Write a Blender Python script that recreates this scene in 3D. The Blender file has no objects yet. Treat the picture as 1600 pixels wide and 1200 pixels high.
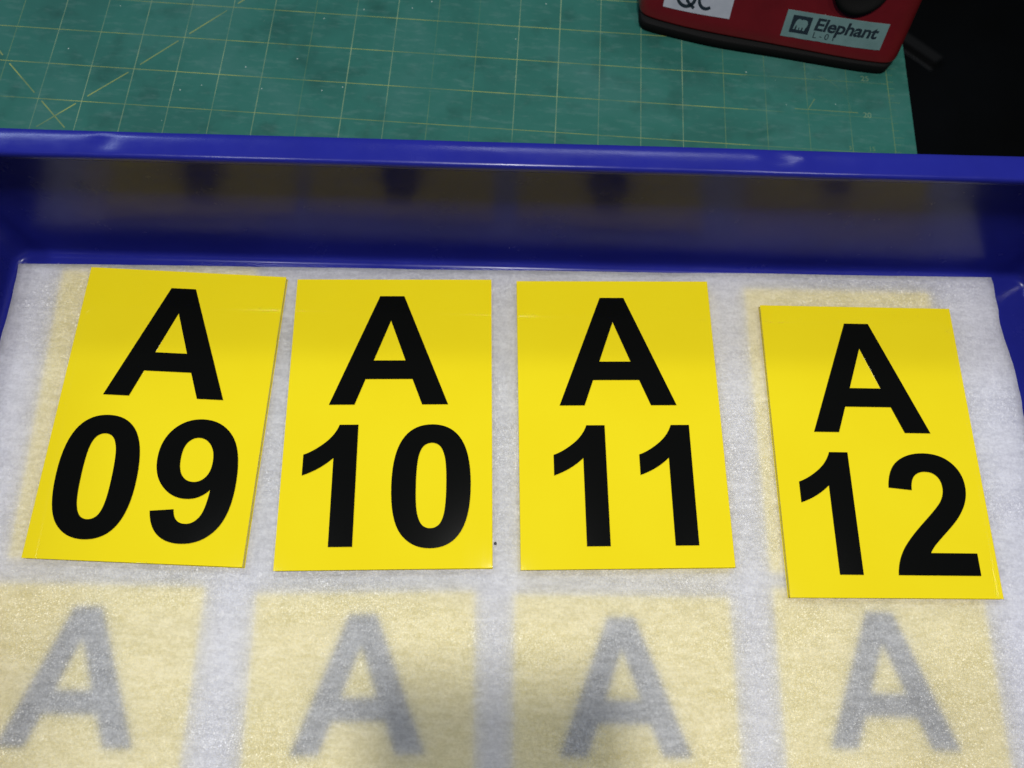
import bpy, bmesh, math, random
from mathutils import Vector, Matrix, noise
from mathutils.bvhtree import BVHTree
from mathutils.geometry import tessellate_polygon
random.seed(4)
R = math.radians
MM = 0.001                                    # all shapes below are written in millimetres
sc = bpy.context.scene
col = sc.collection

# ------------------------------------------------------------------ camera
cam_d = bpy.data.cameras.new('camera')
cam = bpy.data.objects.new('camera', cam_d); col.objects.link(cam)
p, r = 1.258, 0.095
fw = Vector((0, math.cos(p), -math.sin(p))); ri = Vector((1, 0, 0)); up = ri.cross(fw)
r1 = math.cos(r)*ri + math.sin(r)*up; u1 = -math.sin(r)*ri + math.cos(r)*up
m3 = Matrix((r1, u1, -fw)).transposed()
cam.matrix_world = Matrix.Translation((0, 0, 0.351)) @ m3.to_4x4()
cam_d.sensor_width = 36; cam_d.lens = 36*1154/1600
cam_d.clip_start = 0.004; cam_d.clip_end = 60
cam_d.dof.use_dof = True; cam_d.dof.focus_distance = 0.36; cam_d.dof.aperture_fstop = 8.5
sc.camera = cam

# ------------------------------------------------------------------ world (a dim room), lamps, exposure
w = bpy.data.worlds.new('World'); sc.world = w; w.use_nodes = True
w.node_tree.nodes['Background'].inputs[0].default_value = (0.85, 0.93, 1.0, 1)
w.node_tree.nodes['Background'].inputs[1].default_value = 0.035
sc.view_settings.view_transform = 'Standard'; sc.view_settings.look = 'None'
sc.view_settings.exposure = 0; sc.view_settings.gamma = 1
sc.cycles.diffuse_bounces = 8; sc.cycles.max_bounces = 12; sc.cycles.transmission_bounces = 8

def area(name, loc, target, sx, sy, power, color=(1, 1, 1)):
    d = bpy.data.lights.new(name, 'AREA'); d.shape = 'RECTANGLE'; d.size = sx; d.size_y = sy
    d.energy = power; d.color = color
    o = bpy.data.objects.new(name, d); col.objects.link(o)
    o.location = loc
    q = (Vector(target)-Vector(loc)).to_track_quat('-Z', 'Y')
    o.rotation_euler = q.to_euler()
    return o
area('overhead_lamp', (0.020, 0.056, 1.00), (0.020, 0.0561, 0), 0.046, 0.062, 6.6, (1.0, 0.985, 0.95))
area('fill_light_left', (-0.41, 0.015, 1.00), (-0.30, 0.015, 0), 0.060, 0.050, 2.1, (0.94, 0.97, 1.0))  # added fill light that softens the phone's shadow, mirrored only between signs
area('fill_light_right', (0.48, 0.070, 1.00), (0.36, 0.070, 0), 0.050, 0.060, 2.3, (1.0, 0.98, 0.94))  # matching fill light added on the right, no known fixture there
area('tube_lamp_back', (0.17, 1.12, 1.36), (0.1, 0.15, 0), 0.74, 0.15, 5.3, (0.86, 0.92, 1.0))
area('tube_lamp_back_left', (-1.28, 1.06, 1.32), (-0.1, 0.15, 0), 0.80, 0.17, 9.5, (0.62, 0.76, 1.0))

# ------------------------------------------------------------------ helpers
def tag(o, label=None, cat=None, group=None, kind=None):
    if label: o['label'] = label
    if cat: o['category'] = cat
    if group: o['group'] = group
    if kind: o['kind'] = kind
    return o
def link_mesh(name, verts, faces, mats, parent=None, smooth=False, fm=None):
    me = bpy.data.meshes.new(name)
    me.from_pydata([tuple(c*MM for c in v) for v in verts], [], faces)
    for m in (mats if isinstance(mats, (list, tuple)) else [mats]): me.materials.append(m)
    if fm: me.polygons.foreach_set('material_index', fm)
    if smooth is True: me.polygons.foreach_set('use_smooth', [True]*len(me.polygons))
    me.update()
    o = bpy.data.objects.new(name, me); col.objects.link(o)
    if parent: o.parent = parent
    return o
def empty(name, loc=(0, 0, 0), rz=0):
    o = bpy.data.objects.new(name, None); col.objects.link(o)
    o.empty_display_size = 0.02
    o.location = [c*MM for c in loc]; o.rotation_euler = (0, 0, rz)
    return o
def recalc(o):
    bm = bmesh.new(); bm.from_mesh(o.data); bmesh.ops.recalc_face_normals(bm, faces=bm.faces)
    bm.to_mesh(o.data); bm.free()
def bevel_mod(o, wd, seg=2, ang=35):
    m = o.modifiers.new('bevel', 'BEVEL'); m.width = wd*MM; m.segments = seg
    m.limit_method = 'ANGLE'; m.angle_limit = R(ang)
def extrude_outline(loops, z0, z1):
    """loops: outer then holes, lists of (x, y); returns verts, faces of a slab"""
    flat = [q for L in loops for q in L]
    tris = tessellate_polygon([[Vector((x, y, 0)) for x, y in L] for L in loops])
    n = len(flat)
    v = [(x, y, z1) for x, y in flat] + [(x, y, z0) for x, y in flat]
    f = []
    for a, b, c in tris:
        A, B, C = (Vector(flat[i]) for i in (a, b, c))
        if (B-A).cross(C-A) < 0: a, b, c = a, c, b
        f.append((a, b, c)); f.append((c+n, b+n, a+n))
    s = 0
    for L in loops:
        k = len(L)
        for i in range(k):
            j = (i+1) % k
            f.append((s+i, s+j, s+j+n, s+i+n))
        s += k
    return v, f

# ------------------------------------------------------------------ materials
def mat(name):
    m = bpy.data.materials.new(name); m.use_nodes = True
    nt = m.node_tree; b = nt.nodes['Principled BSDF']
    return m, nt, b
def N(nt, t, **kw):
    n = nt.nodes.new(t)
    for k, v in kw.items():
        if k.startswith('i_'): n.inputs[k[2:].replace('_', ' ')].default_value = v
        else: setattr(n, k, v)
    return n
def noise_node(nt, scale, detail=3, rough=0.5, vec=None, dist=0):
    n = N(nt, 'ShaderNodeTexNoise'); n.inputs['Scale'].default_value = scale
    n.inputs['Detail'].default_value = detail; n.inputs['Roughness'].default_value = rough
    n.inputs['Distortion'].default_value = dist
    if vec: nt.links.new(vec, n.inputs['Vector'])
    return n
def ramp(nt, src, stops):
    n = N(nt, 'ShaderNodeValToRGB'); nt.links.new(src, n.inputs[0])
    e = n.color_ramp.elements
    while len(e) < len(stops): e.new(0.5)
    for i, (q, c) in enumerate(stops):
        e[i].position = q; e[i].color = c if len(c) == 4 else (*c, 1)
    return n.outputs[0]
def objvec(nt, scale=None):
    tc = N(nt, 'ShaderNodeTexCoord')
    if scale is None: return tc.outputs['Object']
    mp = N(nt, 'ShaderNodeMapping'); mp.inputs['Scale'].default_value = scale
    nt.links.new(tc.outputs['Object'], mp.inputs[0]); return mp.outputs[0]
def bump(nt, src, dist, strength=1.0, normal=None):
    b = N(nt, 'ShaderNodeBump'); b.inputs['Distance'].default_value = dist; b.inputs['Strength'].default_value = strength
    nt.links.new(src, b.inputs['Height'])
    if normal: nt.links.new(normal, b.inputs['Normal'])
    return b.outputs[0]

# glossy yellow acrylic
M_yel, nt, b = mat('yellow_acrylic')
v = objvec(nt)
n = noise_node(nt, 18, 3, 0.5, v)
nt.links.new(ramp(nt, n.outputs[0], [(0.3, (0.775, 0.62, 0.010)), (0.7, (0.79, 0.645, 0.012))]), b.inputs['Base Color'])
nt.links.new(ramp(nt, noise_node(nt, 40, 5, 0.7, objvec(nt, (1, 0.3, 1)), 1.0).outputs[0], [(0.45, (0.03,)*3), (0.75, (0.05,)*3)]), b.inputs['Roughness']); b.inputs['IOR'].default_value = 1.49
nt.links.new(bump(nt, noise_node(nt, 9, 1, 0.4, v).outputs[0], 0.0006, 0.12), b.inputs['Normal'])
# black vinyl letters
M_blk, nt, b = mat('black_vinyl')
b.inputs['Base Color'].default_value = (0.003, 0.0032, 0.003, 1); b.inputs['Roughness'].default_value = 0.10
b.inputs['Specular IOR Level'].default_value = 0.2
# blue tray plastic
M_blue, nt, b = mat('blue_plastic')
v = objvec(nt)
n = noise_node(nt, 14, 4, 0.6, v)
nt.links.new(ramp(nt, n.outputs[0], [(0.3, (0.011, 0.014, 0.175)), (0.7, (0.014, 0.018, 0.215))]), b.inputs['Base Color'])
nt.links.new(ramp(nt, noise_node(nt, 45, 5, 0.7, v).outputs[0], [(0.35, (0.18,)*3), (0.7, (0.30,)*3)]), b.inputs['Roughness'])
def dust(nt, b, v, scale, thr, colr, keep=0.86):
    vo = N(nt, 'ShaderNodeTexVoronoi'); vo.inputs['Scale'].default_value = scale; nt.links.new(v, vo.inputs['Vector'])
    lt = N(nt, 'ShaderNodeMath', operation='LESS_THAN'); nt.links.new(vo.outputs['Distance'], lt.inputs[0]); lt.inputs[1].default_value = thr
    sx = N(nt, 'ShaderNodeSeparateColor'); nt.links.new(vo.outputs['Color'], sx.inputs[0])
    g = N(nt, 'ShaderNodeMath', operation='GREATER_THAN'); nt.links.new(sx.outputs[0], g.inputs[0]); g.inputs[1].default_value = keep
    m_ = N(nt, 'ShaderNodeMath', operation='MULTIPLY'); nt.links.new(lt.outputs[0], m_.inputs[0]); nt.links.new(g.outputs[0], m_.inputs[1])
    mx = N(nt, 'ShaderNodeMix', data_type='RGBA'); nt.links.new(m_.outputs[0], mx.inputs[0])
    old = b.inputs['Base Color'].links[0].from_socket
    nt.links.new(old, mx.inputs[6]); mx.inputs[7].default_value = (*colr, 1); nt.links.new(mx.outputs[2], b.inputs['Base Color'])
dust(nt, b, v, 150, 0.035, (0.30, 0.30, 0.45), 0.93)
b.inputs['IOR'].default_value = 1.5; b.inputs['Specular IOR Level'].default_value = 0.17
n2 = noise_node(nt, 60, 3, 0.55, objvec(nt, (0.35, 1, 1)))
n3 = noise_node(nt, 900, 2, 0.5, v)
nb = bump(nt, n2.outputs[0], 0.0006, 0.30)
nt.links.new(bump(nt, n3.outputs[0], 0.00004, 0.35, nb), b.inputs['Normal'])
# foam: thin sparkling polyethylene sheet that lets the things below glow through
def foam_material(name, refl, trans, mixf):
    m, nt, b = mat(name)
    out = nt.nodes['Material Output']
    v = objvec(nt)
    fine = noise_node(nt, 750, 2, 0.6, v)
    vo = N(nt, 'ShaderNodeTexVoronoi'); vo.inputs['Scale'].default_value = 2300; nt.links.new(v, vo.inputs['Vector'])
    fib = noise_node(nt, 260, 4, 0.65, objvec(nt, (0.45, 1.4, 1)))
    band = noise_node(nt, 30, 2, 0.5, objvec(nt, (0.15, 1.5, 1)))
    patch = noise_node(nt, 26, 3, 0.6, objvec(nt, (0.45, 1.6, 1)), 0.3)
    mx = N(nt, 'ShaderNodeMath', operation='ADD'); nt.links.new(fine.outputs[0], mx.inputs[0]); nt.links.new(fib.outputs[0], mx.inputs[1])
    mx2 = N(nt, 'ShaderNodeMath', operation='MULTIPLY_ADD'); nt.links.new(band.outputs[0], mx2.inputs[0]); mx2.inputs[1].default_value = 0.35; nt.links.new(mx.outputs[0], mx2.inputs[2])
    mr = N(nt, 'ShaderNodeMapRange'); nt.links.new(mx2.outputs[0], mr.inputs[0])
    mr.inputs[1].default_value = 0.95; mr.inputs[2].default_value = 1.40
    dif = N(nt, 'ShaderNodeBsdfDiffuse'); tr = N(nt, 'ShaderNodeBsdfTranslucent')
    nt.links.new(ramp(nt, mr.outputs[0], [(0, tuple(c*0.68 for c in refl)), (1, tuple(min(1, c*1.16) for c in refl))]), dif.inputs[0])
    nt.links.new(ramp(nt, mr.outputs[0], [(0, tuple(c*0.97 for c in trans)), (1, tuple(min(1, c*1.0) for c in trans))]), tr.inputs[0])
    gl = N(nt, 'ShaderNodeBsdfGlossy'); gl.inputs['Roughness'].default_value = 0.42; gl.inputs[0].default_value = (1, 1, 1, 1)
    geo = N(nt, 'ShaderNodeNewGeometry')
    sub = N(nt, 'ShaderNodeVectorMath', operation='SUBTRACT'); nt.links.new(vo.outputs['Color'], sub.inputs[0]); sub.inputs[1].default_value = (0.5, 0.5, 0.5)
    scl = N(nt, 'ShaderNodeVectorMath', operation='SCALE'); nt.links.new(sub.outputs[0], scl.inputs[0]); scl.inputs['Scale'].default_value = 1.3
    add = N(nt, 'ShaderNodeVectorMath', operation='ADD'); nt.links.new(geo.outputs['Normal'], add.inputs[0]); nt.links.new(scl.outputs[0], add.inputs[1])
    nrm = N(nt, 'ShaderNodeVectorMath', operation='NORMALIZE'); nt.links.new(add.outputs[0], nrm.inputs[0])
    nn = nrm.outputs[0]
    soft = bump(nt, fib.outputs[0], 0.0008, 0.45)
    nt.links.new(nn, gl.inputs['Normal']); nt.links.new(soft, dif.inputs['Normal'])
    s1 = N(nt, 'ShaderNodeMixShader'); s1.inputs[0].default_value = mixf
    nt.links.new(dif.outputs[0], s1.inputs[1]); nt.links.new(tr.outputs[0], s1.inputs[2])
    s2 = N(nt, 'ShaderNodeMixShader')
    g1 = N(nt, 'ShaderNodeMapRange'); nt.links.new(patch.outputs[0], g1.inputs[0])
    g1.inputs[1].default_value = 0.38; g1.inputs[2].default_value = 0.64; g1.inputs[3].default_value = 0.018; g1.inputs[4].default_value = 0.085
    nt.links.new(g1.outputs[0], s2.inputs[0])
    g2 = N(nt, 'ShaderNodeMapRange'); nt.links.new(patch.outputs[0], g2.inputs[0])
    g2.inputs[1].default_value = 0.35; g2.inputs[2].default_value = 0.65; g2.inputs[3].default_value = mixf-0.05; g2.inputs[4].default_value = mixf+0.03
    nt.links.new(g2.outputs[0], s1.inputs[0])
    nt.links.new(s1.outputs[0], s2.inputs[1]); nt.links.new(gl.outputs[0], s2.inputs[2])
    nt.links.new(s2.outputs[0], out.inputs['Surface'])
    return m
# diffuse weight 0.30, transmitted weight 0.70
M_foam = foam_material('foam_sheet', (1.0, 1.0, 1.0), (1.0, 1.0, 1.0), 0.63)
M_foam2, nt, b = mat('thick_foam')
nt.links.new(ramp(nt, noise_node(nt, 300, 3, 0.6, objvec(nt)).outputs[0], [(0.3, (0.56, 0.56, 0.68)), (0.7, (0.64, 0.64, 0.76))]), b.inputs['Base Color'])
b.inputs['Roughness'].default_value = 0.7
# green cutting mat
M_mat, nt, b = mat('green_cutting_mat')
v = objvec(nt)
n = noise_node(nt, 9, 5, 0.62, v, 0.4)
c1 = ramp(nt, n.outputs[0], [(0.28, (0.012, 0.068, 0.055)), (0.5, (0.019, 0.104, 0.083)), (0.74, (0.038, 0.124, 0.108))])
spots = noise_node(nt, 55, 3, 0.5, v)
sp = ramp(nt, spots.outputs[0], [(0.20, (0.6,)*3), (0.46, (1,)*3)])
mu = N(nt, 'ShaderNodeMix', data_type='RGBA', blend_type='MULTIPLY'); mu.inputs[0].default_value = 0.8
nt.links.new(c1, mu.inputs[6]); nt.links.new(sp, mu.inputs[7])
scr = noise_node(nt, 220, 4, 0.7, objvec(nt, (0.3, 1, 1)))
b.inputs['Specular IOR Level'].default_value = 0.12
mu2 = N(nt, 'ShaderNodeMix', data_type='RGBA', blend_type='MIX'); 
nt.links.new(ramp(nt, scr.outputs[0], [(0.52, (0,)*3), (0.80, (0.22,)*3)]), mu2.inputs[0])
nt.links.new(mu.outputs[2], mu2.inputs[6]); mu2.inputs[7].default_value = (0.16, 0.24, 0.22, 1)
nt.links.new(mu2.outputs[2], b.inputs['Base Color'])
nt.links.new(ramp(nt, n.outputs[0], [(0.3, (0.52,)*3), (0.7, (0.68,)*3)]), b.inputs['Roughness'])
nt.links.new(bump(nt, noise_node(nt, 1400, 2, 0.5, v).outputs[0], 0.0002, 0.25), b.inputs['Normal'])
def print_material(name, colr, lo, hi):
    m, nt, b = mat(name)
    out = nt.nodes['Material Output']
    v = objvec(nt)
    b.inputs['Base Color'].default_value = (*colr, 1); b.inputs['Roughness'].default_value = 0.6
    t = N(nt, 'ShaderNodeBsdfTransparent'); mx = N(nt, 'ShaderNodeMixShader')
    a = noise_node(nt, 22, 4, 0.65, v)
    f = N(nt, 'ShaderNodeMapRange'); nt.links.new(a.outputs[0], f.inputs[0])
    f.inputs[1].default_value = 0.32; f.inputs[2].default_value = 0.62; f.inputs[3].default_value = lo; f.inputs[4].default_value = hi
    nt.links.new(f.outputs[0], mx.inputs[0]); nt.links.new(t.outputs[0], mx.inputs[1]); nt.links.new(b.outputs[0], mx.inputs[2])
    nt.links.new(mx.outputs[0], out.inputs['Surface'])
    return m
M_ly = print_material('worn_yellow_ink', (0.30, 0.36, 0.08), 0.10, 0.70)
M_lp = print_material('worn_pale_ink', (0.26, 0.38, 0.20), 0.08, 0.62)
M_lf = print_material('faded_ink', (0.20, 0.32, 0.12), 0.0, 0.40)
dust(M_mat.node_tree, M_mat.node_tree.nodes['Principled BSDF'], objvec(M_mat.node_tree), 170, 0.07, (0.30, 0.36, 0.32), 0.9)
# red punch, rubber, paper
M_red, nt, b = mat('red_enamel')
nt.links.new(ramp(nt, noise_node(nt, 40, 4, 0.6, objvec(nt)).outputs[0], [(0.3, (0.085, 0.0045, 0.006)), (0.7, (0.115, 0.006, 0.008))]), b.inputs['Base Color'])
b.inputs['Roughness'].default_value = 0.33
dust(nt, b, objvec(nt), 190, 0.07, (0.25, 0.2, 0.2), 0.88)
M_rub, nt, b = mat('black_rubber')
b.inputs['Base Color'].default_value = (0.004, 0.004, 0.004, 1); b.inputs['Roughness'].default_value = 0.75; b.inputs['Specular IOR Level'].default_value = 0.12
M_pap, nt, b = mat('white_paper_label')
nt.links.new(ramp(nt, noise_node(nt, 120, 3, 0.6, objvec(nt)).outputs[0], [(0.3, (0.30, 0.32, 0.37)), (0.7, (0.36, 0.38, 0.43))]), b.inputs['Base Color'])
b.inputs['Roughness'].default_value = 0.5
M_tl, nt, b = mat('pale_teal_label')
nt.links.new(ramp(nt, noise_node(nt, 120, 3, 0.6, objvec(nt)).outputs[0], [(0.3, (0.10, 0.175, 0.175)), (0.7, (0.125, 0.21, 0.21))]), b.inputs['Base Color'])
b.inputs['Roughness'].default_value = 0.4
M_ink, nt, b = mat('dark_ink')
b.inputs['Base Color'].default_value = (0.006, 0.014, 0.022, 1); b.inputs['Roughness'].default_value = 0.5
M_floor, nt, b = mat('dark_floor')
nt.links.new(ramp(nt, noise_node(nt, 5, 3, 0.6, objvec(nt)).outputs[0], [(0.3, (0.002, 0.0025, 0.0025)), (0.75, (0.004, 0.005, 0.006))]), b.inputs['Base Color'])
b.inputs['Roughness'].default_value = 0.9; b.inputs['Specular IOR Level'].default_value = 0.1
M_tab, nt, b = mat('dark_table')
b.inputs['Base Color'].default_value = (0.01, 0.01, 0.01, 1); b.inputs['Roughness'].default_value = 0.6
M_grey, nt, b = mat('dull_grey_metal')
b.inputs['Base Color'].default_value = (0.006, 0.006, 0.006, 1); b.inputs['Roughness'].default_value = 0.6
M_speck, nt, b = mat('dark_speck')
b.inputs['Base Color'].default_value = (0.02, 0.02, 0.03, 1)

# ------------------------------------------------------------------ setting: floor, table
fl = link_mesh('floor', [(-4000, -3000, -760), (5000, -3000, -760), (5000, 5000, -760), (-4000, 5000, -760)], [(0, 1, 2, 3)], M_floor)
tag(fl, kind='structure')
A2 = R(2.0)
def rot(x, y, a): return (x*math.cos(a)-y*math.sin(a), x*math.sin(a)+y*math.cos(a))
def rect_prism(x0, x1, y0, y1, z0, z1):
    return extrude_outline([[(x0, y0), (x1, y0), (x1, y1), (x0, y1)]], z0, z1)

# mat frame: origin at world (0,0), turned 2 degrees; its right edge at x = 233.5
table = empty('table', (0, 0, 0), A2)
tag(table, 'dark table mostly hidden under the green cutting mat', 'table')
vv, ff = rect_prism(-900, 232, -420, 560, -42, -17)
o = link_mesh('table_top', vv, ff, M_tab, table); bevel_mod(o, 2)
leg0 = None
for x, y in ((-860, -380), (190, -380), (-860, 520), (190, 520)):
    if leg0 is None:
        vv, ff = rect_prism(-25, 25, -25, 25, -760, -42)
        leg0 = link_mesh('leg', vv, ff, M_tab, table); lo = leg0
    else:
        lo = leg0.copy(); col.objects.link(lo); lo.parent = table
    lo.location = (x*MM, y*MM, 0)

# ------------------------------------------------------------------ cutting mat
Z0 = -13.5                                    # top of the mat
cm = empty('cutting_mat', (0, 0, 0), A2)
tag(cm, 'worn green cutting mat with a yellow square grid, under the blue tray', 'cutting mat')
vv, ff = rect_prism(-660, 233.5, -60, 540, -16.6, Z0)
o = link_mesh('mat_sheet', vv, ff, M_mat, cm); bevel_mod(o, 0.5)
ZL = Z0+0.06
class Ribs:
    def __init__(s): s.v = []; s.f = []
    def seg(s, a, b, wd, z=ZL):
        a = Vector(a[:2]); b = Vector(b[:2]); d = b-a
        if d.length < 1e-6: return
        q = Vector((-d.y, d.x)).normalized()*wd/2; k = len(s.v)
        s.v += [(a.x+q.x, a.y+q.y, z), (a.x-q.x, a.y-q.y, z), (b.x-q.x, b.y-q.y, z), (b.x+q.x, b.y+q.y, z)]
        s.f.append((k, k+1, k+2, k+3))
def tomat(x, y): return rot(x, y, -A2)
gx0, gy0 = tomat(-290.67, 313.64)             # one grid crossing
gx0, gy0 = gx0, gy0
G = 25.03
yel = Ribs(); pale = Ribs(); faded = Ribs()
XR = tomat(209.9, 330)[0]
rng = random.Random(7)
i = -16
while True:
    x = gx0+i*G
    if x > XR+3: break
    if x < -655: i += 1; continue
    q = rng.random()
    tgt = faded if (q < 0.16 or x > 120) else pale
    tgt.seg((x, 20), (x, 530), 0.42 if q < 0.7 else 0.55, ZL+0.02)
    i += 1
j = -12
while gy0+j*G < 530:
    y = gy0+j*G
    if y > 20:
        yel.seg((-655, y), (135, y), 0.45)
        faded.seg((135, y), (XR, y), 0.45)
    j += 1
faded.seg((XR, 20), (XR, 530), 0.5)
for a, b in [((-284.6, 244.5), (-266.8, 262.6)), ((-261.6, 268.3), (-242.4, 287.6)), ((-237.1, 293.7), (-218.8, 313.4)),
             ((-213.6, 319.2), (-194.9, 339.2)), ((-189.5, 345.2), (-171, 365)), ((-165, 371), (-146, 391)),
             ((-339.1, 313.3), (-318, 291.2)), ((-312.3, 285.8), (-292.2, 267.3)), ((-286.6, 262.2), (-268.6, 245.7)),
             ((-366, 340), (-345, 319))]:
    yel.seg(tomat(*a), tomat(*b), 0.75, ZL+0.04)
# angle mark and printed ruler ticks near the right edge
a0 = tomat(160.5, 307.1)
for ang, ln in ((60, 9), (180, 8), (0, 30)):
    yel.seg(a0, (a0[0]+ln*math.cos(R(ang)), a0[1]+ln*math.sin(R(ang))), 0.5, ZL+0.04)
pa = None
for k in range(0, 19):
    t = R(60+k*4); q = (a0[0]+26*math.cos(t-R(60)), a0[1]+26*math.sin(t-R(60)))
    if pa and k % 5: faded.seg(pa, q, 0.4, ZL+0.03)
    pa = q
for k in range(0, 90):
    y = 60+k*5.006
    faded.seg((XR-1, y), (XR+(3.5 if k % 5 else 6), y), 0.35, ZL+0.03)
for rb, m, nm in ((yel, M_ly, 'printed_line'), (pale, M_lp, 'printed_line'), (faded, M_lf, 'printed_line')):
    o = link_mesh(nm, rb.v, rb.f, m, cm); o['kind'] = 'stuff'

def text_mesh(txt, size, bold=0.0, shear=0.0, space=1.0, depth=0.0):
    cu = bpy.data.curves.new('t', 'FONT'); cu.body = txt; cu.size = size; cu.offset = bold; cu.shear = shear
    cu.space_character = space; cu.resolution_u = 4; cu.extrude = depth
    ob = bpy.data.objects.new('t', cu); col.objects.link(ob)
    bpy.context.view_layer.update()
    me = bpy.data.meshes.new_from_object(ob.evaluated_get(bpy.context.evaluated_depsgraph_get()))
    vs = [tuple(x.co) for x in me.vertices]; fs = [tuple(q.vertices) for q in me.polygons]
    bpy.data.objects.remove(ob); bpy.data.meshes.remove(me); bpy.data.curves.remove(cu)
    return vs, fs
def mat_number(txt, x, y, size, m):
    vs, fs = text_mesh(txt, size, 0.04)
    vs = [(a+x, b_+y, ZL+0.05) for a, b_, c in vs]
    link_mesh('printed_number', vs, fs, m, cm)
for t, (x, y), s in (('25', (193.5, 331.8), 5.2), ('20', (193.5, 305.2), 5.2), ('15', (195.5, 282.0), 4.2), ('5', (184, 281.6), 3.5)):
    q = tomat(x, y); mat_number(t, q[0], q[1], s, M_lf if s < 5 else M_lp)

# ------------------------------------------------------------------ blue tray (swept wall profile round a rounded rectangle)
AT = R(4.5)
tray = empty('tray', (0, 0, 0), AT)
tag(tray, 'shallow blue plastic tray with a rolled rim, holding the yellow signs', 'tray')
U0, U1, V0, V1 = -256.5, 292.5, -178.0, 186.2   # inner wall planes
prof = [(-4.2, -11.5), (-2.9, -11.2), (-1.7, -10.5), (-0.9, -9.6), (-0.35, -8.4), (0.0, -6.8), (0.8, 0), (1.7, 10), (2.4, 20), (2.9, 30), (3.3, 45), (3.6, 60), (3.7, 71.0), (3.5, 73.8), (2.4, 75.0), (1.2, 75.2),
        (-0.9, 75.6), (-1.8, 76.5), (-2.3, 78.0), (-2.3, 79.6), (-2.0, 80.3), (-1.4, 80.75), (-0.4, 80.95), (1.6, 81.2), (4.0, 81.45), (6.5, 81.5), (8.6, 81.35),
        (9.8, 80.9), (10.5, 80.0), (10.7, 78.6), (10.75, 66), (10.7, 61), (9.95, 61), (9.9, 78.0), (9.5, 78.0), (8.6, 60), (4.0, 0), (2.0, -11), (0, -13.4), (-6, -13.4)]
def ring(d, z, bumpy=False):
    u0, u1, v0, v1 = U0-d, U1+d, V0-d, V1+d
    rad = max(10.0+d, 2.0) if d < 1 else 10+d
    pts = []
    NL, NS, NC = 260, 40, 8
    cs = [((u1-rad, v1-rad), 0), ((u0+rad, v1-rad), 90), ((u0+rad, v0+rad), 180), ((u1-rad, v0+rad), 270)]
    seq = []
    for ci, ((cx, cy), a) in enumerate(cs):
        for k in range(NC+1):
            t = R(a+90*k/NC); seq.append((cx+rad*math.cos(t), cy+rad*math.sin(t)))
        nx = cs[(ci+1) % 4]; (nx0, ny0), a2 = nx
        e0 = seq[-1]; e1 = (nx0+rad*math.cos(R(a2)), ny0+rad*math.sin(R(a2)))
        n = NL if ci % 2 == 0 else NS
        for k in range(1, n):
            seq.append((e0[0]+(e1[0]-e0[0])*k/n, e0[1]+(e1[1]-e0[1])*k/n))
    for (x, y) in seq:
        zz = z; yy = y
        if z > 70:
            q = noise.noise(Vector((x*0.012, y*0.012, 3.1)))*0.55 + noise.noise(Vector((x*0.05, y*0.05, 7.7)))*0.12
            zz += q*(0.8 if z > 74 else 0.3)
            for dx, dy, sx, am in ((-166, 190.5, 5.0, -0.75), (122, 192.5, 8.0, -0.7), (131, 191.0, 3.0, 0.55), (112, 191.0, 4, 0.4), (198, 189, 5, -0.25)):
                g = math.exp(-((x-dx)/sx)**2-((y-dy)/3.2)**2)
                zz += am*g
        pts.append((x, yy, zz))
    return pts
verts = []; faces = []; n = None
for d, z in prof:
    rr = ring(d, z); n = len(rr)
    verts += rr
for k in range(len(prof)-1):
    for i in range(n):
        j = (i+1) % n
        faces.append((k*n+i, k*n+j, (k+1)*n+j, (k+1)*n+i))
faces.append(tuple(range(n))); faces.append(tuple(reversed(range((len(prof)-1)*n, len(prof)*n))))
tb = link_mesh('tray_body', verts, faces, M_blue, tray, smooth=True)
recalc(tb)

# ------------------------------------------------------------------ foam sheets
def foam_sheet(name, outline_uv, ztop, mt, step=4.0, amp=0.35, thick=1.0, seed=0, wave=1.0):
    """sheet with an uneven cut edge and a rolled-down rim, laid in the tray frame"""
    (ul0, vl0), (ur0, vr0), (ur1, vr1), (ul1, vl1) = outline_uv      # back-left, back-right, front-right, front-left
    nu, nv = 130, 90
    V = []; F = []
    def edge(t, s): return noise.noise(Vector((t*9+s*13.7, s*5.1+seed, 0.3)))*1.6*wave+noise.noise(Vector((t*40, s*7.7+seed, 2.3)))*0.5*wave
    for jv in range(nv+1):
        tv = jv/nv
        for iu in range(nu+1):
            tu = iu/nu
            lu = ul0+(ul1-ul0)*tv + edge(tv, 1); ru = ur0+(ur1-ur0)*tv + edge(tv, 2)*2.0 + math.sin(tv*48)*0.7*wave
            bv = vl0+(vr0-vl0)*tu + edge(tu, 3)*0.25; fv = vl1+(vr1-vl1)*tu + edge(tu, 4)
            u = lu+(ru-lu)*tu; v_ = bv+(fv-bv)*tv
            z = ztop-amp*(0.5+0.5*noise.noise(Vector((u*0.02, v_*0.03, seed+1.5))))
            V.append((u, v_, z))
    W = nu+1
    for jv in range(nv):
        for iu in range(nu):
            a = jv*W+iu; F.append((a, a+W, a+W+1, a+1))
    bd = [i for i in range(W)]+[jv*W+nu for jv in range(1, nv+1)]+[nv*W+i for i in range(nu-1, -1, -1)]+[jv*W for jv in range(nv-1, 0, -1)]
    k0 = len(V)
    for b_ in bd:
        x, y, z = V[b_]; V.append((x, y, z-thick))
    for k in range(len(bd)):
        k2 = (k+1) % len(bd); F.append((bd[k], bd[k2], k0+k2, k0+k))
    o = link_mesh(name, V, F, mt, None, smooth=True); o.rotation_euler = (0, 0, AT)
    recalc(o)
    if o.data.polygons[0].normal.z < 0: o.data.flip_normals()
    return o
top = foam_sheet('foam_sheet', [(-248.5, 174.6), (267.5, 180.3), (268.5, -168), (-247, -168)], -3.02, M_foam, seed=3, amp=0.22)
tag(top, 'thin translucent white foam sheet that the four bright yellow signs lie on', 'foam sheet')
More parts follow.
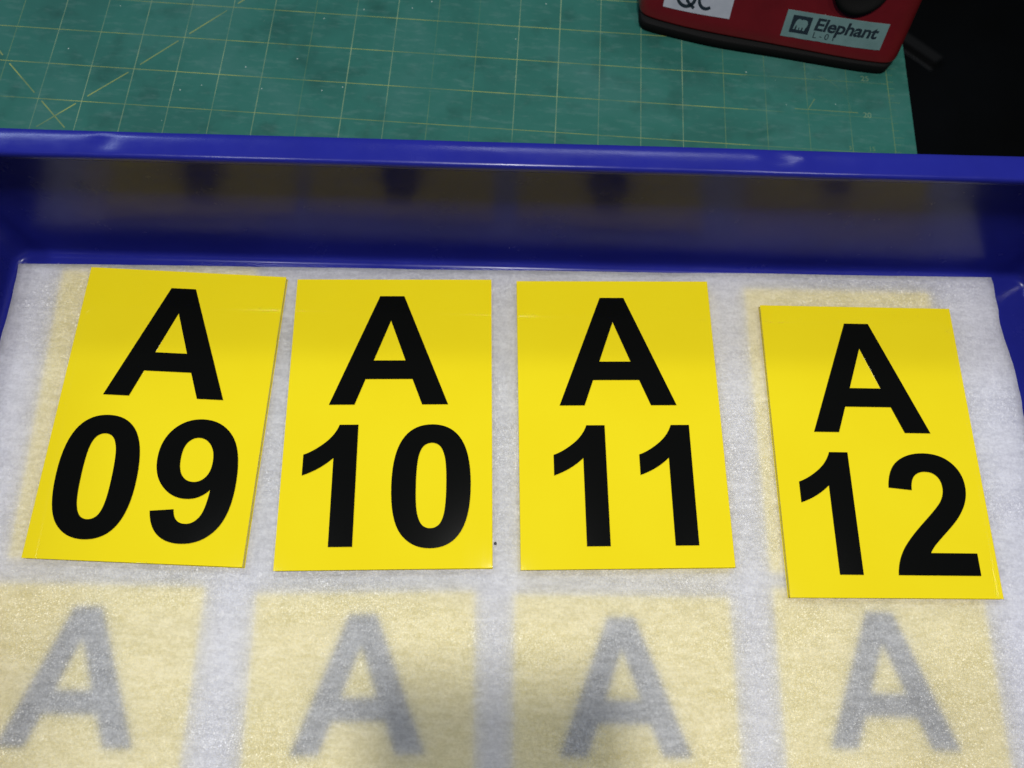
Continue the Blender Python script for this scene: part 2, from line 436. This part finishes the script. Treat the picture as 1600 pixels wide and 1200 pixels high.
low = foam_sheet('foam_sheet', [(-249, 173.5), (266, 178.5), (266, -169), (-248, -169)], -9.3, M_foam2, seed=9, amp=0.2, wave=0.4)
tag(low, 'lower white foam sheet on the tray floor, under the blurred signs', 'foam sheet')

# ------------------------------------------------------------------ lettering: bold grotesque outlines as quadratic splines (1 = on the curve, 0 = control)
GL = {
'A': [[(1471, 0, 1), (1149, 0, 1), (1021, 333, 1), (435, 333, 1), (314, 0, 1), (0, 0, 1), (571, 1466, 1), (884, 1466, 1)],
      [(926, 580, 1), (724, 1124, 1), (526, 580, 1)]],
'1': [[(805, 0, 1), (524, 0, 1), (524, 1059, 1), (370, 915, 0), (161, 846, 1), (161, 1101, 1), (271, 1137, 0), (529, 1338, 0), (577, 1472, 1), (805, 1472, 1)]],
'0': [[(563, 1472, 1), (776, 1472, 0), (896, 1320, 1), (1039, 1140, 0), (1039, 723, 1), (1039, 307, 0), (895, 125, 1), (776, -25, 0), (563, -25, 1), (349, -25, 0), (218, 139.5, 1), (87, 304, 0), (87, 726, 1), (87, 1140, 0), (231, 1322, 1), (350, 1472, 0)],
      [(563, 1239, 1), (512, 1239, 0), (472, 1206.5, 1), (432, 1174, 0), (410, 1090, 1), (381, 981, 0), (381, 723, 1), (381, 465, 0), (407, 368.5, 1), (433, 272, 0), (472.5, 240, 1), (512, 208, 0), (563, 208, 1), (614, 208, 0), (654, 240.5, 1), (694, 273, 0), (716, 357, 1), (745, 465, 0), (745, 723, 1), (745, 981, 0), (719, 1077.5, 1), (693, 1174, 0), (653.5, 1206.5, 1), (614, 1239, 0)]],
'2': [[(1034, 261, 1), (1034, 0, 1), (49, 0, 1), (65, 148, 0), (145, 280.5, 1), (225, 413, 0), (461, 632, 1), (651, 809, 0), (694, 872, 1), (752, 959, 0), (752, 1044, 1), (752, 1138, 0), (701.5, 1188.5, 1), (651, 1239, 0), (562, 1239, 1), (474, 1239, 0), (422, 1186, 1), (370, 1133, 0), (362, 1010, 1), (82, 1038, 1), (107, 1270, 0), (239, 1371, 1), (371, 1472, 0), (569, 1472, 1), (786, 1472, 0), (910, 1355, 1), (1034, 1238, 0), (1034, 1064, 1), (1034, 965, 0), (998.5, 875.5, 1), (963, 786, 0), (886, 688, 1), (835, 623, 0), (702, 501, 1), (569, 379, 0), (533.5, 339, 1), (498, 299, 0), (476, 261, 1)]],
'9': [[(92, 339, 1), (364, 369, 1), (374, 286, 0), (416, 246, 1), (458, 206, 0), (527, 206, 1), (614, 206, 0), (675, 286, 1), (736, 366, 0), (753, 618, 1), (647, 495, 0), (488, 495, 1), (315, 495, 0), (189.5, 628.5, 1), (64, 762, 0), (64, 976, 1), (64, 1199, 0), (196.5, 1335.5, 1), (329, 1472, 0), (534, 1472, 1), (757, 1472, 0), (900, 1299.5, 1), (1043, 1127, 0), (1043, 732, 1), (1043, 330, 0), (894, 152, 1), (745, -26, 0), (506, -26, 1), (334, -26, 0), (228, 65.5, 1), (122, 157, 0)],
      [(728, 953, 1), (728, 1089, 0), (665.5, 1164, 1), (603, 1239, 0), (521, 1239, 1), (443, 1239, 0), (391.5, 1177.5, 1), (340, 1116, 0), (340, 976, 1), (340, 834, 0), (396, 767.5, 1), (452, 701, 0), (536, 701, 1), (617, 701, 0), (672.5, 765, 1), (728, 829, 0)]],
}
def flatten(L):
    out = []; n = len(L); ex = []
    for i in range(n):                       # add the implied on-curve points
        a = L[i]; b_ = L[(i+1) % n]; ex.append(a)
        if not a[2] and not b_[2]: ex.append(((a[0]+b_[0])/2, (a[1]+b_[1])/2, 1))
    n = len(ex)
    for i in range(n):
        a = ex[i]
        if a[2]: out.append((a[0], a[1]))
        else:
            q0 = ex[i-1]; q2 = ex[(i+1) % n]
            for k in range(1, 8):
                t = k/8; out.append(((1-t)**2*q0[0]+2*t*(1-t)*a[0]+t*t*q2[0], (1-t)**2*q0[1]+2*t*(1-t)*a[1]+t*t*q2[1]))
    return out
K = 58.2/1466
mesh_cache = {}
def glyph_mesh(ch, name):
    if ch not in mesh_cache:
        loops = [[(x*K, y*K) for x, y in flatten(L)] for L in GL[ch]]
        vv, ff = extrude_outline(loops, -0.02, 0.42)
        me = bpy.data.meshes.new(name); me.from_pydata([tuple(c*MM for c in q) for q in vv], [], ff)
        me.materials.append(M_blk); me.update(); mesh_cache[ch] = me
    return mesh_cache[ch]
plate_v, plate_f = rect_prism(-50, 50, -73.2, 73.2, -3.0, 0)
plate_me = None
def sign(x, y, a, z, text, label, group):
    global plate_me
    e = empty('number_sign', (x, y, z), a)
    tag(e, label, 'sign', group)
    if plate_me is None:
        o = link_mesh('plate', plate_v, plate_f, M_yel, e); bevel_mod(o, 0.25, 2); plate_me = o.data
    else:
        o = bpy.data.objects.new('plate', plate_me); col.objects.link(o); o.parent = e; bevel_mod(o, 0.25, 2)
    for ch, nm, gx, gy in text:
        g = bpy.data.objects.new(nm, glyph_mesh(ch, nm)); col.objects.link(g); g.parent = e
        g.location = (gx*MM, gy*MM, 0)
    return e
def full(d1, d2, x1=-46.8, x2=-1.3): return [('A', 'letter', -29.8, 5.6), (d1, 'digit', x1, -63.0), (d2, 'digit', x2, -63.0)]
GU = 'bright yellow number signs lying on top of the foam'
sign(-168.4, 84.1, .048, 0, full('0', '9', -46.8, -0.2), 'bright yellow sign reading A over 09, tilted at the left end of the row', GU)
sign(-58.3, 91.3, .103, 0, full('1', '0'), 'bright yellow sign reading A over 10, second from left on the foam', GU)
sign(54.7, 102.1, .102, 0, full('1', '1', -39.9, 1.9), 'bright yellow sign reading A over 11, third from left on the foam', GU)
sign(181.3, 100.5, .083, 0, full('1', '2', -46.5, 0.2), 'bright yellow sign reading A over 12, rightmost and set lower than its neighbours', GU)
GB = 'yellow signs covered by the foam sheet'
ZU = -4.95
onlyA = [('A', 'letter', -29.8, 5.6)]
sign(-175.4, -73.2, .0723, ZU, onlyA, 'leftmost of the four pale signs with blurred grey A under the foam', GB)
sign(-50.2, -65.2, .1017, ZU, onlyA, 'second from left of the foam-covered signs with grey A, just below sign ten', GB)
sign(65.9, -56.1, .0784, ZU, onlyA, 'shaded foam-covered sign with grey A, third from left, just below sign eleven', GB)
sign(184.9, -42.9, .0675, ZU, onlyA, 'rightmost pale sign with blurred grey A under the foam, below sign twelve', GB)
sign(-180.9, 85.9, .105, ZU, [], 'foam-covered yellow sign whose left edge peeks out beside the A 09 sign', GB)
sign(54.8, 100.4, .0799, ZU, [], 'foam-covered yellow sign showing as a thin strip beneath the A 11 sign', GB)
sign(173.3, 110.9, .0799, ZU, [], 'foam-covered yellow sign whose top and left edges peek out behind the A 12 sign', GB)

# small dark speck of dirt on the foam right of the A 10 sign
bm = bmesh.new(); bmesh.ops.create_icosphere(bm, subdivisions=2, radius=0.75*MM)
for q in bm.verts: q.co *= 1+0.3*noise.noise(q.co*2500); q.co.z *= 0.5
me = bpy.data.meshes.new('dirt_speck'); bm.to_mesh(me); bm.free(); me.materials.append(M_speck)
o = bpy.data.objects.new('dirt_speck', me); col.objects.link(o); o.location = (-0.7*MM, 35.2*MM, -2.75*MM)
tag(o, 'tiny dark speck of dirt on the foam beside the A 10 sign', 'dirt')

# ------------------------------------------------------------------ red desk punch / tape dispenser on the mat
dev = empty('tape_dispenser', (135, 380, Z0), 0)
tag(dev, 'heavy red desk tool with black base and two stickers, on the green mat', 'tape dispenser')
OX, OY = 135, 380
def dv(v): return [(x-OX, y-OY, z-Z0) for x, y, z in v]
def smooth_closed(pts, it=2):
    for _ in range(it):
        q = []
        for i in range(len(pts)):
            a = pts[i]; b_ = pts[(i+1) % len(pts)]
            q += [(a[0]*.75+b_[0]*.25, a[1]*.75+b_[1]*.25), (a[0]*.25+b_[0]*.75, a[1]*.25+b_[1]*.75)]
        pts = q
    return pts
base_out = smooth_closed([(56.2, 372), (56.4, 360), (57.6, 356.0), (61, 353.6), (79.5, 350), (105, 345.6), (145, 342.6), (184, 338.6), (203, 337.6), (207.5, 338.6), (211, 343.5), (213, 356), (214, 430), (210, 470), (195, 485), (75, 485), (59, 470), (56.5, 430)])
red_out = smooth_closed([(54.6, 378), (55.0, 366), (56.4, 361.0), (60.5, 357.6), (80, 353.0), (99.6, 349.9), (142.4, 345.2), (181, 340.6), (202, 339.4), (208.5, 340.0), (212.6, 344.2), (215.5, 354), (217, 430), (213, 475), (198, 489), (72, 489), (57, 475), (54, 430)])
def loft(levels, outline, shiftfn, m, name, cap=True):
    V = []; F = []; n = len(outline)
    cx = sum(q[0] for q in outline)/n; cy = sum(q[1] for q in outline)/n
    for z, ins in levels:
        for (x, y) in outline:
            d = Vector((x-cx, y-cy)); L = d.length
            xx, yy = x-d.x/L*ins, y-d.y/L*ins
            xx, yy = shiftfn(xx, yy, z)
            V.append((xx, yy, z))
    for k in range(len(levels)-1):
        for i in range(n):
            j = (i+1) % n; F.append((k*n+i, k*n+j, (k+1)*n+j, (k+1)*n+i))
    F.append(tuple(reversed(range(n)))); F.append(tuple(range((len(levels)-1)*n, len(levels)*n)))
    o = link_mesh(name, dv(V), F, m, dev, smooth=True); recalc(o)
    return o
def sh(x, y, z):
    k = max(0.0, min(1.0, (440-y)/60.0))       # only the front leans back
    return x, y+k*max(0, min(z, 45)+6.5)*0.466
loft([(-13.4, 0.6), (-12.6, 0), (-7.6, 0), (-6.9, 0.8), (-6.8, 6)], base_out, lambda x, y, z: (x, y), M_rub, 'rubber_base')
body = loft([(-6.75, 3), (-6.7, 1.2), (-6.2, 0.3), (-5.4, 0), (0, 0), (8, 0), (16, 0), (24, 0), (34, 0), (60, 0.2), (72, 1.6), (75, 5), (75.6, 12)], red_out, sh, M_red, 'body')
bpy.context.view_layer.update()
bvh = BVHTree.FromObject(body, bpy.context.evaluated_depsgraph_get())
def onface(x, z, off):
    """point on the front face of the body at (x, z) mm in the world, lifted by off mm"""
    hit = bvh.ray_cast(Vector(((x-OX)*MM, -0.2, (z-Z0)*MM)), Vector((0, 1, 0)))
    if hit[0] is None: return (x-OX, -30, z-Z0)
    q = hit[0]+hit[1]*off*MM*(1 if hit[1].y < 0 else -1)
    return tuple(c/MM for c in q)
def decal(name, x0, x1, z0, z1, off, m, parent=None, tilt=0.0, nx=24, nz=8, ragged=0.0):
    V = []; F = []
    for jz in range(nz+1):
        for ix in range(nx+1):
            x = x0+(x1-x0)*ix/nx; z = z0+(z1-z0)*jz/nz+tilt*(x-x0)
            if ragged and jz == 0: z += max(0, noise.noise(Vector((x*0.9, 3, 1))))*ragged
            V.append(onface(x, z, off))
    for jz in range(nz):
        for ix in range(nx):
            a = jz*(nx+1)+ix; F.append((a, a+1, a+nx+2, a+nx+1))
    k0 = len(V)
    bd = list(range(nx+1))+[j*(nx+1)+nx for j in range(1, nz+1)]+[nz*(nx+1)+i for i in range(nx-1, -1, -1)]+[j*(nx+1) for j in range(nz-1, 0, -1)]
    for b_ in bd:
        V.append((V[b_][0], V[b_][1]+off*0.9, V[b_][2]))
    for k in range(len(bd)):
        k2 = (k+1) % len(bd); F.append((bd[k], bd[k2], k0+k2, k0+k))
    return link_mesh(name, V, F, m, parent or dev)
def decal_shape(name, vs, fs, off, m, parent):
    return link_mesh(name, [onface(x, z, off) for x, z in vs], fs, m, parent)
# brand sticker
st = decal('sticker', 139.9, 198.6, -0.9, 12.6, 0.20, M_tl, tilt=0.02, ragged=0.5)
st['label'] = 'pale teal printed sticker on the right of the red body'
def on_sticker(s, t): return (139.9+s, -0.9+t+0.02*s)
vs, fs = text_mesh('Elephant', 8.6, 0.24, 0.10, 0.97)
wd = max(q[0] for q in vs)
vs2 = [on_sticker(17.2+q[0]*37.0/wd, 5.6+q[1]) for q in vs]
decal_shape('printed_word', vs2, fs, 0.28, M_ink, st)
vs, fs = text_mesh('L-01', 4.4, 0.0, 0.0, 1.5)
wd = max(q[0] for q in vs)
decal_shape('printed_word', [on_sticker(18+q[0]*12.5/wd, 1.6+q[1]) for q in vs], fs, 0.28, M_ink, st)
def grid_quad(x0, x1, z0, z1, n=8):
    V = []; F = []
    for j in range(n+1):
        for i in range(n+1): V.append((x0+(x1-x0)*i/n, z0+(z1-z0)*j/n))
    for j in range(n):
        for i in range(n):
            a = j*(n+1)+i; F.append((a, a+1, a+n+2, a+n+1))
    return V, F
V, F = grid_quad(4.0, 15.2, 2.6, 11.4)
decal_shape('printed_emblem', [on_sticker(*q) for q in V], F, 0.26, M_ink, st)
el = [(5.0, 4.0), (5.6, 3.6), (6.2, 4.4), (6.3, 6.0), (6.9, 6.6), (7.2, 5.0), (7.2, 3.6), (8.6, 3.6), (8.7, 5.2), (9.3, 5.2), (9.3, 3.6), (10.5, 3.6), (10.6, 5.4), (11.6, 5.4), (11.6, 3.6), (13.0, 3.6),
      (13.2, 5.4), (13.9, 6.6), (14.1, 8.2), (13.4, 9.6), (12.0, 10.3), (10.2, 10.3), (9.2, 9.9), (8.4, 10.5), (7.2, 10.4), (6.2, 9.6), (5.6, 8.2), (5.3, 6.2)]
tri = tessellate_polygon([[Vector((a, b_, 0)) for a, b_ in el]])
decal_shape('printed_emblem', [on_sticker(9.6+(q[0]-9.5)*0.84, 7.0+(q[1]-7.0)*0.80) for q in el], tri, 0.32, M_tl, st)
# hand-written sticker
qs = decal('sticker', 68.7, 108.2, 1.4, 14.6, 0.20, M_pap, tilt=0.03, ragged=0.0)
qs['label'] = 'white paper sticker with handwritten QC on the left of the red body'
def stroke(pts, wd, parent):
    V = []; F = []
    for i, q in enumerate(pts):
        a = Vector(pts[max(0, i-1)]); b_ = Vector(pts[min(len(pts)-1, i+1)]); d = (b_-a).normalized(); nn = Vector((-d.y, d.x))*wd/2
        V += [(q[0]+nn.x, q[1]+nn.y), (q[0]-nn.x, q[1]-nn.y)]
        if i: k = 2*i; F.append((k-2, k-1, k+1, k))
    decal_shape('handwritten_letter', V, F, 0.28, M_ink, parent)
qx, qz = 81.0, 9.3
stroke([(qx+5.2*math.cos(R(a)), qz+4.9*math.sin(R(a))) for a in range(80, 450, 12)], 1.8, qs)
stroke([(qx+0.4, qz-1.4), (qx+2.6, qz-3.4), (qx+5.6, qz-4.9)], 1.7, qs)
cx_, cz_ = 92.8, 9.6
stroke([(cx_+4.2*math.cos(R(a)), cz_+4.3*math.sin(R(a))) for a in range(50, 322, 12)], 1.7, qs)
# black round knob on the front, cut by the top of the photo
kc = Vector(onface(176, 30.5, 0)); axis = Vector((0, -math.cos(R(25)), math.sin(R(25))))
aq = axis.to_track_quat('Z', 'Y')
V = []; F = []; nn = 40
pr = [(16.0, -2), (16.4, 1.0), (15.6, 2.6), (13.5, 3.2), (12.0, 2.4), (4, 2.2), (0.01, 2.2)]
for rr_, hh in pr:
    for k in range(nn):
        t = 2*math.pi*k/nn; q = kc+aq @ Vector((rr_*math.cos(t), rr_*math.sin(t), hh)); V.append(tuple(q))
for a in range(len(pr)-1):
    for k in range(nn):
        j = (k+1) % nn; F.append((a*nn+k, a*nn+j, (a+1)*nn+j, (a+1)*nn+k))
o = link_mesh('knob', V, F, M_rub, dev, smooth=True); recalc(o)

# ------------------------------------------------------------------ things on the dark floor beyond the table
bar = empty('floor_bar', (700, 1085, -755), 0)
tag(bar, 'dim grey bar on the dark floor beyond the right edge of the mat', 'bar')
vv, ff = rect_prism(-90, 38, -10, 10, -5, 10)
o = link_mesh('bar', vv, ff, M_grey, bar); bevel_mod(o, 3); o.rotation_euler = (0, 0, R(-38))

# ------------------------------------------------------------------ the phone that takes the picture (its soft shadow falls at the bottom)
ph = empty('phone', (0, 0, 351), 0)
ph.rotation_euler = cam.matrix_world.to_euler()
tag(ph, 'dark phone held above the tray, just outside the frame', 'phone')
def rr_outline(x0, x1, y0, y1, rad, n=6):
    pts = []
    for cx, cy, a in ((x1-rad, y1-rad, 0), (x0+rad, y1-rad, 90), (x0+rad, y0+rad, 180), (x1-rad, y0+rad, 270)):
        for k in range(n+1): pts.append((cx+rad*math.cos(R(a+90*k/n)), cy+rad*math.sin(R(a+90*k/n))))
    return pts
vv, ff = extrude_outline([rr_outline(-26, 50, -140, 5, 9)], 2.0, 10.0)
o = link_mesh('casing', vv, ff, M_rub, ph); bevel_mod(o, 1.5, 3)
